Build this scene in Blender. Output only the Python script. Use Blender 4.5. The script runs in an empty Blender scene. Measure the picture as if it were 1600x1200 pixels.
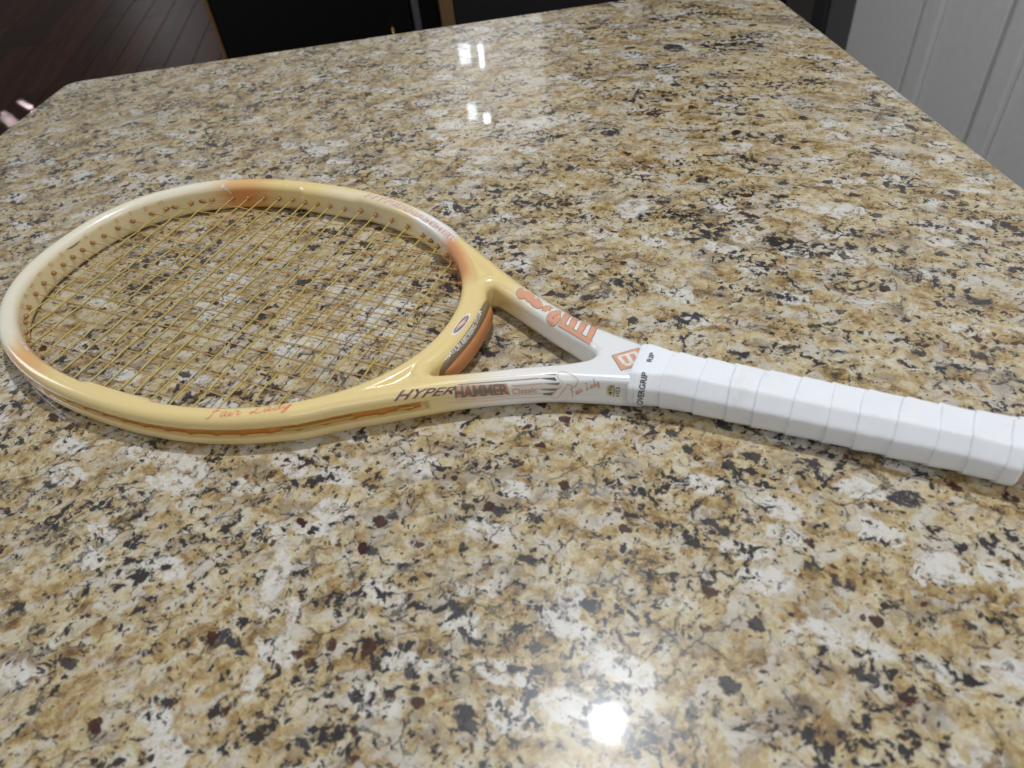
import bpy, bmesh, math, random
import numpy as np
from mathutils import Vector, Matrix
from mathutils.bvhtree import BVHTree

random.seed(7)
rng = np.random.default_rng(7)
sc = bpy.context.scene
COL = sc.collection

def lin(r, g, b):
    f = lambda c: (c / 255 / 12.92) if c / 255 <= 0.04045 else ((c / 255 + 0.055) / 1.055) ** 2.4
    return (f(r), f(g), f(b))

# ------------------------------------------------------------------ camera
# World = racket space: x runs along the racket (head to butt), y to the far side, z = 0 is the stone surface.
FLOOR = -0.92                                 # the room's floor
ZS = 0.0136                                   # height of the string plane above the stone
cam_d = bpy.data.cameras.new('camera')
cam = bpy.data.objects.new('camera', cam_d); COL.objects.link(cam)
R_ = [[0.91655174, 0.38963089, -0.0901148], [0.21730904, -0.67439718, -0.70566651], [-0.33572264, 0.62719711, -0.70279022]]
rt, dn, fw = (Vector(v) for v in R_)
M = Matrix((rt, -dn, -fw)).transposed().to_4x4()
M.translation = Vector((0.40096378, -0.32386267, 0.32828369 + ZS))
cam.matrix_world = M
cam_d.sensor_width = 36.0; cam_d.lens = 1144.27 / 1600 * 36
cam_d.clip_start = 0.02; cam_d.clip_end = 60
cam_d.dof.use_dof = True; cam_d.dof.focus_distance = 0.58; cam_d.dof.aperture_fstop = 8.5
sc.camera = cam

# ------------------------------------------------------------------ world and lamps
w = bpy.data.worlds.new('World'); sc.world = w; w.use_nodes = True
w.node_tree.nodes['Background'].inputs[0].default_value = (1.0, 0.975, 0.93, 1)
w.node_tree.nodes['Background'].inputs[1].default_value = 0.21

def area(name, loc, target, size, power, color, size_y=None, shape='DISK', spread=180):
    d = bpy.data.lights.new(name, 'AREA'); d.shape = shape; d.size = size
    if size_y: d.size_y = size_y
    d.energy = power; d.color = color; d.spread = math.radians(spread)
    o = bpy.data.objects.new(name, d); COL.objects.link(o)
    o.location = loc
    o.rotation_euler = (Vector(target) - Vector(loc)).to_track_quat('-Z', 'Y').to_euler()
    return o

WARM, COOL = (1.0, 0.96, 0.90), (0.80, 0.90, 1.0)
area('ceiling_can_or_added_lamp', (0.196, 0.323, 1.50), (0.196, 0.323, 0), 0.062, 14, (0.90, 0.95, 1.0))
area('window_or_added_light', (0.75, -1.55, 1.45), (0.4, 0, 0), 1.0, 5, COOL, 0.8, 'RECTANGLE')  # soft fill added on the near side to lighten the grip's bevel
area('ceiling_can_or_added_lamp', (2.30, -0.40, 1.50), (2.30, -0.40, 0), 0.125, 16, WARM)  # unseen lamp added to brighten the white door
# daylight from a tall window off to the left and a wider one on the far side
area('window_or_added_light', (-3.2, -0.6, 1.6), (0, 0, 0), 0.9, 20, COOL, 1.2, 'RECTANGLE')
area('window_or_added_light', (1.0, 2.9, 1.5), (0.3, 0, 0), 1.0, 16, COOL, 0.8, 'RECTANGLE')
# chandelier bulbs whose glints lie on the stone
for dx, hz, wd, ht in ((0.0, 1.11, 0.060, 0.10), (0.085, 1.13, 0.022, 0.11), (0.0, 1.42, 0.050, 0.09), (0.075, 1.47, 0.035, 0.045)):
    c = Vector((-0.01, 0.42, 0)) + Vector((-0.476, 0.879, 0)) * 3.1 + Vector((0.879, 0.476, 0)) * dx
    area('chandelier_bulb', (c.x, c.y, hz), (0.2, 0.2, 0.3), wd, 0.08, (0.85, 0.93, 1.0), ht, 'RECTANGLE')
# soft light added in place of a bright far wall: milky sheen on the stone
area('window_or_added_light', (-0.95, 3.30, 1.20), (0.2, 0.2, 0.0), 1.5, 2.2, (0.95, 0.96, 1.0), 0.8, 'RECTANGLE')
# low window at the end of the room that the wooden floor mirrors
area('window_or_added_light', (-5.1, 4.6, 0.0), (-2.0, 1.8, 0.0), 0.55, 3.5, (0.95, 0.93, 0.95), 0.55, 'RECTANGLE')

# two narrow beams of sun that reach the floor between the glazing bars
for px, py, sx, sy in ((-2.975, 1.63, 0.05, 0.2), (-3.012, 1.765, 0.025, 0.16)):
    area('sun_beam', (px - 2.2, py + 0.9, FLOOR + 1.9), (px, py, FLOOR), sx, 0.10, (1.0, 0.86, 0.88), sy, 'RECTANGLE', 0.5)

sc.view_settings.view_transform = 'Standard'; sc.view_settings.look = 'None'
sc.view_settings.exposure = 0.0; sc.view_settings.gamma = 1.0; sc.view_settings.use_curve_mapping = False
sc.render.engine = 'CYCLES'
sc.cycles.use_denoising = True
sc.cycles.max_bounces = 8
sc.cycles.use_adaptive_sampling = True; sc.cycles.adaptive_threshold = 0.025

# ------------------------------------------------------------------ node helpers
class NT:
    def __init__(s, name):
        s.m = bpy.data.materials.new(name); s.m.use_nodes = True
        s.t = s.m.node_tree; s.b = s.t.nodes['Principled BSDF']
    def n(s, kind, **k):
        nd = s.t.nodes.new(kind)
        for a, v in k.items(): setattr(nd, a, v)
        return nd
    def put(s, sock, v):
        if isinstance(v, bpy.types.NodeSocket): s.t.links.new(v, sock)
        elif isinstance(v, tuple) and len(v) == 3 and sock.type == 'RGBA': sock.default_value = (*v, 1)
        else: sock.default_value = v
    def math(s, op, a, b=None, clamp=False):
        nd = s.n('ShaderNodeMath', operation=op, use_clamp=clamp)
        s.put(nd.inputs[0], a)
        if b is not None: s.put(nd.inputs[1], b)
        return nd.outputs[0]
    def mix(s, f, a, b, blend='MIX'):
        nd = s.n('ShaderNodeMix', data_type='RGBA', blend_type=blend)
        s.put(nd.inputs[0], f); s.put(nd.inputs[6], a); s.put(nd.inputs[7], b)
        return nd.outputs[2]
    def noise(s, vec, scale, detail=4, rough=0.55, dist=0.0, dim='3D'):
        nd = s.n('ShaderNodeTexNoise', noise_dimensions=dim)
        if vec is not None: s.put(nd.inputs['Vector'], vec)
        s.put(nd.inputs['Scale'], scale); s.put(nd.inputs['Detail'], detail); s.put(nd.inputs['Roughness'], rough); s.put(nd.inputs['Distortion'], dist)
        return nd
    def voro(s, vec, scale, feature='F1', rand=1.0):
        nd = s.n('ShaderNodeTexVoronoi', feature=feature)
        s.put(nd.inputs['Vector'], vec); s.put(nd.inputs['Scale'], scale); s.put(nd.inputs['Randomness'], rand)
        return nd
    def step(s, v, lo, hi):
        nd = s.n('ShaderNodeMapRange', interpolation_type='SMOOTHSTEP')
        s.put(nd.inputs[0], v); s.put(nd.inputs[1], lo); s.put(nd.inputs[2], hi)
        return nd.outputs[0]
    def ramp(s, f, stops):
        nd = s.n('ShaderNodeValToRGB'); e = nd.color_ramp.elements
        while len(e) < len(stops): e.new(0.5)
        for el, (p, c) in zip(e, stops): el.position = p; el.color = (*c, 1)
        s.put(nd.inputs[0], f); return nd.outputs[0]
    def mapping(s, vec, loc=(0, 0, 0), rot=(0, 0, 0), scale=(1, 1, 1)):
        nd = s.n('ShaderNodeMapping'); s.put(nd.inputs[0], vec)
        nd.inputs[1].default_value = loc; nd.inputs[2].default_value = rot; nd.inputs[3].default_value = scale
        return nd.outputs[0]
    def coord(s, which='Object'):
        return s.n('ShaderNodeTexCoord').outputs[which]
    def set(s, **k):
        for a, v in k.items(): s.put(s.b.inputs[a.replace('_', ' ')], v)
        return s

def plain(name, col, rough=0.4, **k):
    t = NT(name); t.set(Base_Color=col, Roughness=rough)
    for a, v in k.items(): t.put(t.b.inputs[a.replace('_', ' ')], v)
    nz = t.noise(t.coord(), 60, 5, 0.6)
    t.put(t.b.inputs['Base Color'], t.mix(nz.outputs[0], tuple(c * 0.9 for c in col), tuple(min(1, c * 1.08) for c in col)))
    t.put(t.b.inputs['Roughness'], t.math('ADD', t.math('MULTIPLY', nz.outputs[0], 0.12), rough - 0.06))
    return t.m

# ------------------------------------------------------------------ materials
def granite_material():
    t = NT('granite'); P = t.coord()
    def warp(src, noise_scale, amount, det=2):
        wn = t.noise(P, noise_scale, det, 0.6)
        a = t.n('ShaderNodeVectorMath', operation='SUBTRACT'); t.put(a.inputs[0], wn.outputs[1]); a.inputs[1].default_value = (0.5, 0.5, 0.5)
        b = t.n('ShaderNodeVectorMath', operation='SCALE'); t.put(b.inputs[0], a.outputs[0]); b.inputs['Scale'].default_value = amount
        c = t.n('ShaderNodeVectorMath', operation='ADD'); t.put(c.inputs[0], src); t.put(c.inputs[1], b.outputs[0])
        return c.outputs[0]
    def rgb(sock):
        s = t.n('ShaderNodeSeparateColor'); t.put(s.inputs[0], sock); return s.outputs
    mul = lambda a, b: t.math('MULTIPLY', a, b)
    add = lambda a, b: t.math('ADD', a, b)
    W = warp(P, 60, 0.012)                       # bent domain: no grain keeps a straight edge
    W2 = warp(W, 260, 0.0065)
    # grains drawn out along a flow that swings round across the slab
    sx = t.n('ShaderNodeSeparateXYZ'); t.put(sx.inputs[0], P)
    an = t.n('ShaderNodeMapRange', interpolation_type='SMOOTHSTEP'); t.put(an.inputs[0], add(sx.outputs[0], mul(sx.outputs[1], -0.2)))
    for i_, v_ in ((1, -0.15), (2, 0.60), (3, math.radians(-46)), (4, math.radians(-8))): an.inputs[i_].default_value = v_
    vr = t.n('ShaderNodeVectorRotate', rotation_type='Z_AXIS'); t.put(vr.inputs['Vector'], W2); vr.inputs['Center'].default_value = (0.25, 0.12, 0); t.put(vr.inputs['Angle'], an.outputs[0])
    D = t.mapping(vr.outputs[0], scale=(1.0, 1.6, 1.0))
    n1 = rgb(t.noise(D, 32, 4, 0.6).outputs[1])  # centimetre variation, three independent fields
    n2 = rgb(t.noise(W2, 128, 5, 0.74).outputs[1])   # grain-size variation
    f1 = t.noise(t.mapping(W, loc=(9, 4, 2)), 178, 3, 0.66).outputs[0]
    n0 = rgb(t.noise(P, 13, 2, 0.5).outputs[1])  # hand-wide variation
    # 1 feldspar ground: ochre, tan, cream
    g = add(mul(n1[0], 0.45), mul(n2[0], 0.55))
    c = t.ramp(g, [(0.36, lin(106, 77, 44)), (0.43, lin(150, 121, 76)), (0.49, lin(182, 159, 114)), (0.55, lin(200, 185, 150)), (0.64, lin(214, 207, 192))])
    # 2 centimetre grains: pale or grey
    v1 = t.voro(D, 68); r1 = rgb(v1.outputs['Color']); n3 = rgb(t.noise(D, 56, 3, 0.62).outputs[1])
    dev = lambda a, k: mul(t.math('SUBTRACT', a, 0.5), k)
    pale = t.step(add(add(dev(r1[0], 0.45), dev(n3[0], 2.2)), add(dev(n0[0], 0.9), dev(n2[1], 1.2))), -0.08, 0.46)
    c = t.mix(mul(pale, 0.72), c, t.mix(n2[2], lin(180, 173, 161), lin(224, 222, 217)))
    gr = t.step(add(add(dev(r1[1], 0.3), dev(n3[1], 1.6)), add(dev(n0[1], 0.9), dev(n1[1], 0.9))), 0.04, 0.50)
    c = t.mix(mul(gr, 0.62), c, t.mix(n2[1], lin(104, 94, 84), lin(160, 150, 138)))
    # 3 larger pale crystals, few
    v2 = t.voro(t.mapping(W, loc=(3.1, 1.7, 0), rot=(0, 0, math.radians(52)), scale=(1, 1.9, 1)), 36); r2 = rgb(v2.outputs['Color'])
    q = mul(t.step(add(r2[2], mul(n2[1], 0.35)), 1.01, 1.06), mul(t.step(v2.outputs['Distance'], 0.60, 0.42), t.step(n2[0], 0.38, 0.52)))
    c = t.mix(mul(q, 0.85), c, t.mix(n2[2], lin(200, 194, 184), lin(232, 231, 228)))
    # 4 rust stains
    c = t.mix(mul(t.step(add(n2[2], mul(n1[0], 0.4)), 0.76, 0.90), 0.5), c, lin(150, 98, 46))
    # 5 black mica: ragged flecks gathered in clusters, each with a smoky halo
    k = add(f1, add(mul(t.math('SUBTRACT', n1[2], 0.5), 0.62), mul(t.math('SUBTRACT', n0[2], 0.5), 0.28)))
    c = t.mix(mul(t.step(k, 0.52, 0.64), 0.5), c, lin(98, 91, 84))
    c = t.mix(mul(t.step(k, 0.592, 0.645), 0.97), c, t.mix(n2[0], lin(16, 14, 15), lin(62, 59, 62)))
    vb = t.voro(t.mapping(W2, loc=(7.7, 3.1, 0), rot=(0, 0, -0.6), scale=(1, 1.5, 1)), 58); rb = rgb(vb.outputs['Color'])
    blot = mul(t.step(add(vb.outputs['Distance'], mul(t.math('SUBTRACT', n2[2], 0.5), 0.9)), 0.36, 0.26), t.step(add(rb[0], mul(n1[2], 0.5)), 1.09, 1.14))
    c = t.mix(mul(blot, 0.93), c, t.mix(n2[1], lin(16, 15, 17), lin(70, 67, 70)))
    # dark seams that follow the crystal edges
    ve = t.voro(D, 32, 'DISTANCE_TO_EDGE')
    c = t.mix(mul(mul(t.step(ve.outputs[0], 0.05, 0.0), t.step(n1[1], 0.50, 0.58)), 0.75), c, lin(40, 38, 40))
    # 6 pepper specks
    vp = t.voro(W2, 330); rp = rgb(vp.outputs['Color'])
    c = t.mix(mul(mul(t.step(vp.outputs['Distance'], 0.40, 0.24), t.step(add(rp[0], mul(n1[2], 0.6)), 1.06, 1.10)), 0.85), c, lin(36, 30, 30))
    # 7 garnets, wine red, in two sizes
    vg = t.voro(t.mapping(W2, loc=(1.3, 5.2, 0), rot=(0, 0, 0.5), scale=(1, 1.35, 1)), 62); rg = rgb(vg.outputs['Color'])
    c = t.mix(mul(mul(t.step(vg.outputs['Distance'], 0.32, 0.25), t.step(rg[1], 0.92, 0.93)), 0.95), c, t.mix(n2[0], lin(26, 10, 10), lin(84, 40, 30)))
    vh = t.voro(t.mapping(W2, loc=(4.3, 2.2, 0)), 140); rh = rgb(vh.outputs['Color'])
    c = t.mix(mul(mul(t.step(vh.outputs['Distance'], 0.34, 0.22), t.step(rh[1], 0.87, 0.88)), 0.9), c, lin(74, 36, 24))
    # 8 single crystals that stand out: (x, y, angle, half length, half width, kind)
    for x, y, a, hl, hw, kind in CRYSTALS:
        sub = t.n('ShaderNodeVectorMath', operation='SUBTRACT'); t.put(sub.inputs[0], W2); sub.inputs[1].default_value = (x, y, 0)
        rot = t.n('ShaderNodeVectorRotate', rotation_type='Z_AXIS'); t.put(rot.inputs['Vector'], sub.outputs[0]); rot.inputs['Angle'].default_value = -a
        scl = t.n('ShaderNodeVectorMath', operation='MULTIPLY'); t.put(scl.inputs[0], rot.outputs[0]); scl.inputs[1].default_value = (1 / hl, 1 / hw, 0)
        ln = t.n('ShaderNodeVectorMath', operation='LENGTH'); t.put(ln.inputs[0], scl.outputs[0])
        kk = t.step(add(ln.outputs['Value'], mul(t.math('SUBTRACT', n2[1], 0.5), 1.1)), 1.05, 0.85)
        if kind == 'dark': c = t.mix(mul(kk, t.step(f1, 0.37, 0.50)), c, t.mix(n2[0], lin(20, 18, 22), lin(84, 80, 86)))
        elif kind == 'wine': c = t.mix(kk, c, t.mix(n2[0], lin(26, 10, 12), lin(78, 36, 30)))
        else: c = t.mix(mul(mul(kk, 0.85), t.step(n2[0], 0.38, 0.54)), c, t.mix(n2[2], lin(200, 192, 180), lin(232, 230, 226)))
    t.set(Base_Color=c, IOR=1.5, Specular_IOR_Level=0.30, Coat_Weight=0.85, Coat_IOR=1.55)
    t.put(t.b.inputs['Roughness'], add(mul(n2[1], 0.10), 0.24)); t.put(t.b.inputs['Coat Roughness'], add(mul(n2[0], 0.02), 0.022))
    return t.m

CRYSTALS = [(0.1727, -0.1945, 1.87, 0.0215, 0.0064, 'pale'), (0.1932, -0.2098, 1.93, 0.0099, 0.0033, 'pale'), (0.1963, -0.2481, 2.03, 0.0102, 0.0051, 'pale'), (0.0649, -0.1493, -0.14, 0.0228, 0.0099, 'pale'),
            (0.1334, -0.1095, 0.62, 0.0092, 0.0101, 'pale'), (0.3274, -0.1527, -0.20, 0.0085, 0.0096, 'pale'), (0.3533, -0.1776, -0.23, 0.0141, 0.0081, 'pale'), (0.1137, 0.0240, 1.53, 0.0363, 0.0063, 'pale'),
            (0.1177, 0.3393, 0.57, 0.0302, 0.0142, 'pale'), (0.4066, 0.2436, 0.04, 0.0219, 0.0086, 'pale'), (0.2539, 0.2088, -0.18, 0.0120, 0.0174, 'pale'), (0.4975, -0.0705, -0.14, 0.0116, 0.0088, 'pale'),
            (0.4767, -0.0327, 0.28, 0.0114, 0.0062, 'dark'), (0.3312, 0.0801, 0.14, 0.0111, 0.0076, 'dark'), (0.3258, -0.2012, 1.58, 0.0144, 0.0045, 'dark'), (0.3369, -0.1510, 1.28, 0.0055, 0.0046, 'dark'),
            (0.2736, -0.1782, 1.02, 0.0043, 0.0072, 'dark'), (0.1735, -0.2340, -0.20, 0.0113, 0.0041, 'dark'), (0.2534, -0.2415, 1.44, 0.0083, 0.0023, 'dark'), (0.1863, -0.0385, 1.29, 0.0109, 0.0052, 'dark'),
            (0.4255, -0.0261, 0.08, 0.0095, 0.0039, 'dark'), (0.2029, 0.5528, -0.52, 0.0152, 0.0108, 'dark'), (0.1941, 0.3349, -0.11, 0.0103, 0.0092, 'dark'), (0.4520, -0.0966, 0.05, 0.0060, 0.0034, 'dark'),
            (0.1660, -0.1602, 0.13, 0.0031, 0.0026, 'wine'), (0.1736, -0.1644, 1.13, 0.0021, 0.0033, 'wine'), (0.2079, -0.1621, 1.07, 0.0025, 0.0043, 'wine')]

def wood_floor_material():
    t = NT('dark walnut floor'); P = t.coord()
    G = t.mapping(P, scale=(9, 0.8, 9))
    n = t.noise(G, 3, 8, 0.65).outputs[0]
    oi = t.n('ShaderNodeObjectInfo').outputs['Random']
    c = t.ramp(t.math('ADD', t.math('MULTIPLY', n, 0.85), t.math('MULTIPLY', oi, 0.15)), [(0.3, lin(20, 9, 7)), (0.5, lin(54, 25, 16)), (0.7, lin(92, 46, 28))])
    t.set(Base_Color=c, Specular_IOR_Level=0.06)
    t.put(t.b.inputs['Roughness'], t.math('ADD', t.math('MULTIPLY', n, 0.15), 0.38))
    return t.m

def frame_material():
    t = NT('racket paint')
    a = t.n('ShaderNodeAttribute', attribute_name='paint')
    nz = t.noise(t.coord(), 900, 3, 0.6).outputs[0]
    c = t.mix(t.math('MULTIPLY', nz, 0.10), a.outputs['Color'], (1.0, 0.96, 0.9), 'MULTIPLY')
    sf = t.noise(t.mapping(t.coord(), scale=(1, 3, 6)), 60, 6, 0.7).outputs[0]      # scuffs from play
    c = t.mix(t.math('MULTIPLY', t.step(sf, 0.655, 0.72), 0.30), c, lin(150, 136, 120))
    t.set(Base_Color=c, Roughness=0.26, IOR=1.5, Coat_Weight=0.6, Coat_Roughness=0.06)
    sm = t.noise(t.coord(), 45, 4, 0.6).outputs[0]
    t.put(t.b.inputs['Roughness'], t.math('ADD', t.math('MULTIPLY', sm, 0.05), 0.24))
    return t.m

def grip_material():
    t = NT('white overgrip'); P = t.coord()
    n = t.noise(P, 55, 5, 0.6).outputs[0]; f = t.noise(P, 1500, 2, 0.5).outputs[0]
    c = t.mix(n, lin(236, 238, 243), lin(245, 246, 250))
    sm = t.noise(P, 22, 6, 0.7).outputs[0]
    c = t.mix(t.math('MULTIPLY', t.step(sm, 0.56, 0.72), 0.35), c, lin(214, 206, 200))
    te = t.n('ShaderNodeAttribute', attribute_name='tape_edge').outputs['Fac']
    c = t.mix(t.math('MULTIPLY', t.math('MULTIPLY', te, t.step(sm, 0.36, 0.62)), 0.30), c, lin(150, 150, 160))      # greyer along the edge of the tape
    t.set(Base_Color=c, Roughness=0.62, Subsurface_Weight=0.06, Subsurface_Radius=(0.004, 0.003, 0.002))
    bp = t.n('ShaderNodeBump'); bp.inputs['Strength'].default_value = 0.22; bp.inputs['Distance'].default_value = 0.0004
    t.put(bp.inputs['Height'], t.math('ADD', f, t.math('MULTIPLY', n, 2.0))); t.put(t.b.inputs['Normal'], bp.outputs[0])
    return t.m

def string_material(name, c0, c1):
    t = NT(name); n = t.noise(t.coord(), 120, 4, 0.6).outputs[0]
    t.set(Base_Color=t.mix(n, c0, c1), Roughness=0.32, IOR=1.5, Subsurface_Weight=0.0)
    return t.m

# ------------------------------------------------------------------ object helpers
def link(name, me, mat, parent=None, smooth=True):
    o = bpy.data.objects.new(name, me); COL.objects.link(o)
    if mat: me.materials.clear(); me.materials.append(mat)
    if parent is not None: o.parent = parent
    if smooth:
        me.polygons.foreach_set('use_smooth', [True] * len(me.polygons))
    return o

def mesh(name, verts, faces):
    me = bpy.data.meshes.new(name); me.from_pydata([tuple(v) for v in verts], [], faces); me.update(); return me

def box_mesh(name, lo, hi, bevel=0.0, seg=2):
    bm = bmesh.new(); bmesh.ops.create_cube(bm, size=1.0)
    lo, hi = Vector(lo), Vector(hi)
    for v in bm.verts: v.co = Vector(((lo[i] + hi[i]) / 2 + v.co[i] * (hi[i] - lo[i]) for i in range(3)))
    if bevel: bmesh.ops.bevel(bm, geom=bm.edges[:], offset=bevel, segments=seg, affect='EDGES', profile=0.6)
    me = bpy.data.meshes.new(name); bm.to_mesh(me); bm.free(); return me

def tag(o, label, cat=None, group=None, kind=None):
    o['label'] = label
    if cat: o['category'] = cat
    if group: o['group'] = group
    if kind: o['kind'] = kind
    return o

def tube_mesh(name, pts, r, sides=8, cap=True):
    pts = [Vector(p) for p in pts]; vs, fs = [], []
    for i, p in enumerate(pts):
        d = (pts[min(i + 1, len(pts) - 1)] - pts[max(i - 1, 0)]).normalized()
        up = Vector((0, 0, 1)) if abs(d.z) < 0.9 else Vector((1, 0, 0))
        a = d.cross(up).normalized(); b = a.cross(d)
        rr = r[i] if isinstance(r, (list, tuple)) else r
        for k in range(sides):
            th = 2 * math.pi * k / sides
            vs.append(p + rr * (math.cos(th) * a + math.sin(th) * b))
    for i in range(len(pts) - 1):
        for k in range(sides):
            k2 = (k + 1) % sides
            fs.append((i * sides + k, i * sides + k2, (i + 1) * sides + k2, (i + 1) * sides + k))
    if cap:
        fs.append(tuple(range(sides))[::-1]); n = (len(pts) - 1) * sides; fs.append(tuple(n + k for k in range(sides)))
    return mesh(name, vs, fs)

# ------------------------------------------------------------------ the setting: stone slab, floor, cupboards
ANG = math.radians(31.6)
U = Vector((math.cos(ANG), math.sin(ANG), 0)); V = Vector((-U.y, U.x, 0))      # along / away from the slab's far edge
B0 = Vector((-0.5217, 0.327, 0))                                              # far left corner of the slab
UR = 0.6325 - U.dot(B0)                                                       # slab length along U, measured from B0
def uv(u, v, z=0.0): return B0 + U * u + V * v + Vector((0, 0, z))

def rounded(poly, radii, seg=10):
    out = []
    n = len(poly)
    for i in range(n):
        p, a, b = Vector(poly[i]), Vector(poly[i - 1]), Vector(poly[(i + 1) % n]); r = radii[i]
        if r == 0: out.append(p); continue
        da, db = (a - p).normalized(), (b - p).normalized()
        half = da.angle(db) / 2; dist = r / math.tan(half)
        c = p + (da + db).normalized() * (r / math.sin(half))
        s, e = p + da * dist - c, p + db * dist - c
        for k in range(seg + 1):
            q = s.lerp(e, k / seg).normalized() * r; out.append(c + q)
    return out

slab_left = Vector((-0.4924, 0.1717, 0)); ld = (Vector((-0.5283, 0.3009, 0)) - slab_left).normalized()
cornerL = Vector((-0.5385, 0.3165, 0))
poly = [cornerL, uv(UR, 0), uv(UR, -1.35), slab_left - ld * 1.0]
outline = rounded(poly, [0.022, 0.03, 0.03, 0.03])
def slab(name, outline, prof):
    n = len(outline); cen = sum(outline, Vector()) / n; vs, fs = [], []
    nor = []
    for i in range(n):
        d = (outline[(i + 1) % n] - outline[i - 1]).normalized(); nor.append(Vector((d.y, -d.x, 0)))
        if nor[-1].dot(outline[i] - cen) < 0: nor[-1] = -nor[-1]
    for off, z in prof:
        for i in range(n): vs.append(outline[i] + nor[i] * off + Vector((0, 0, z)))
    for j in range(len(prof) - 1):
        for i in range(n):
            i2 = (i + 1) % n; fs.append((j * n + i, j * n + i2, (j + 1) * n + i2, (j + 1) * n + i))
    fs.append(tuple(range(n))); fs.append(tuple((len(prof) - 1) * n + i for i in range(n)))
    me = mesh(name, vs, fs); bm = bmesh.new(); bm.from_mesh(me); bmesh.ops.recalc_face_normals(bm, faces=bm.faces[:]); bm.to_mesh(me); bm.free()
    return me
prof = [(-0.004, 0.0), (-0.0012, -0.0008), (0.0, -0.004), (0.0, -0.026), (-0.0012, -0.0292), (-0.004, -0.03)]
granite = granite_material()
top = link('countertop', slab('countertop', outline, prof), granite, smooth=False)
tag(top, 'polished granite countertop of gold, cream and black grains', 'countertop', kind='structure')
inner = rounded([cornerL + U * 0.10 - V * 0.06, uv(UR - 0.06, -0.06), uv(UR - 0.06, -1.25), slab_left - ld * 0.9 + U * 0.10], [0.005] * 4, 3)
espresso = plain('espresso cabinet wood', lin(34, 24, 22), 0.35)
base = link('cabinet_base', slab('cabinet_base', inner, [(0, -0.0302), (0, FLOOR + 0.0005)]), espresso, top, smooth=False)

floor_mat = wood_floor_material()
subfloor = mesh('floor', [(-9, -4, FLOOR - 0.012), (5, -4, FLOOR - 0.012), (5, 9, FLOOR - 0.012), (-9, 9, FLOOR - 0.012)], [(0, 1, 2, 3)])
flo = tag(link('floor', subfloor, plain('floor gap', lin(26, 12, 9), 0.7), smooth=False), 'dark walnut plank floor far below the countertop', 'floor', kind='structure')
# planks run away from the slab's far edge
PW = 0.135
plank_me = {}
for L in (1.1, 1.5, 1.9):
    plank_me[L] = box_mesh('plank', (0.001, 0.001, -0.012), (PW - 0.001, L - 0.001, 0), 0.0015, 1); plank_me[L].materials.append(floor_mat)
for i in range(-20, 9):
    v = -0.3 - random.random() * 1.2
    while v < 3.9:
        L = random.choice((1.1, 1.5, 1.9))
        o = bpy.data.objects.new('plank', plank_me[L]); COL.objects.link(o); o.parent = flo
        o.matrix_world = Matrix.Translation(uv(i * PW, v, FLOOR)) @ Matrix.Rotation(ANG, 4, 'Z')
        v += L

def uvbox(name, u0, u1, v0, v1, z0, z1, mat, parent, bevel=0.003):
    o = link(name, box_mesh(name, (u0, v0, z0), (u1, v1, z1), bevel, 2), mat, parent, smooth=False)
    o.matrix_world = Matrix.Translation(B0) @ Matrix.Rotation(ANG, 4, 'Z')
    return o
def empty(name, loc):
    o = bpy.data.objects.new(name, None); COL.objects.link(o); o.location = loc; return o
def adopt(o, parent):
    bpy.context.view_layer.update(); mw = o.matrix_world.copy(); o.parent = parent; o.matrix_parent_inverse = parent.matrix_world.inverted(); o.matrix_world = mw
DD = 1.1
steel = plain('dull steel', lin(120, 120, 128), 0.35, Metallic=0.6)
tan = plain('tan wood edge', lin(120, 92, 60), 0.45)
black = plain('black cabinet paint', lin(14, 12, 13), 0.35)
charcoal = plain('charcoal appliance front', lin(38, 37, 39), 0.35)
brass = plain('brass', lin(150, 120, 64), 0.35, Metallic=1.0)

def group_at(name, u, v, parts, label, cat):
    root = empty(name, uv(u, v, FLOOR)); bpy.context.view_layer.update()
    for p in parts: adopt(p, root)
    return tag(root, label, cat, kind='thing')

cab = [uvbox('cabinet_box', -0.083, 0.43, DD + 0.02, DD + 0.60, FLOOR + 0.09, 0.0, black, None),
       uvbox('toe_kick', -0.06, 0.42, DD + 0.08, DD + 0.58, FLOOR, FLOOR + 0.0895, black, None),
       uvbox('end_trim', -0.092, -0.0835, DD - 0.004, DD + 0.60, FLOOR, 0.0, tan, None, 0.001),
       uvbox('door', -0.078, 0.425, DD, DD + 0.0195, FLOOR + 0.10, -0.20, black, None),
       uvbox('drawer_front', -0.078, 0.425, DD, DD + 0.0195, -0.192, -0.01, black, None)]
pull = tube_mesh('door_pull', [uv(0.373, DD - 0.001, -0.345), uv(0.373, DD - 0.022, -0.340), uv(0.373, DD - 0.022, -0.40), uv(0.373, DD - 0.022, -0.455), uv(0.373, DD - 0.001, -0.46)], [0.003, 0.0042, 0.0026, 0.0042, 0.003], 10)
cab.append(link('door_pull', pull, brass))
group_at('base_cabinet', 0.17, DD + 0.3, cab, 'black base cabinet with brass pull behind the countertop', 'cabinet')

app = [uvbox('body', 0.4335, 1.02, DD + 0.03, DD + 0.60, FLOOR, 0.0, black, None),
       uvbox('side_trim', 0.434, 0.452, DD - 0.006, DD + 0.0295, FLOOR + 0.1, -0.005, steel, None),
       uvbox('side_trim', 0.508, 0.545, DD - 0.002, DD + 0.0295, FLOOR + 0.1, -0.005, tan, None),
       uvbox('front_panel', 0.547, 1.0, DD, DD + 0.0295, FLOOR + 0.1, -0.005, charcoal, None)]
group_at('kitchen_appliance', 0.72, DD + 0.3, app, 'dark grey appliance front with pale steel strip behind the countertop', 'appliance')

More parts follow.
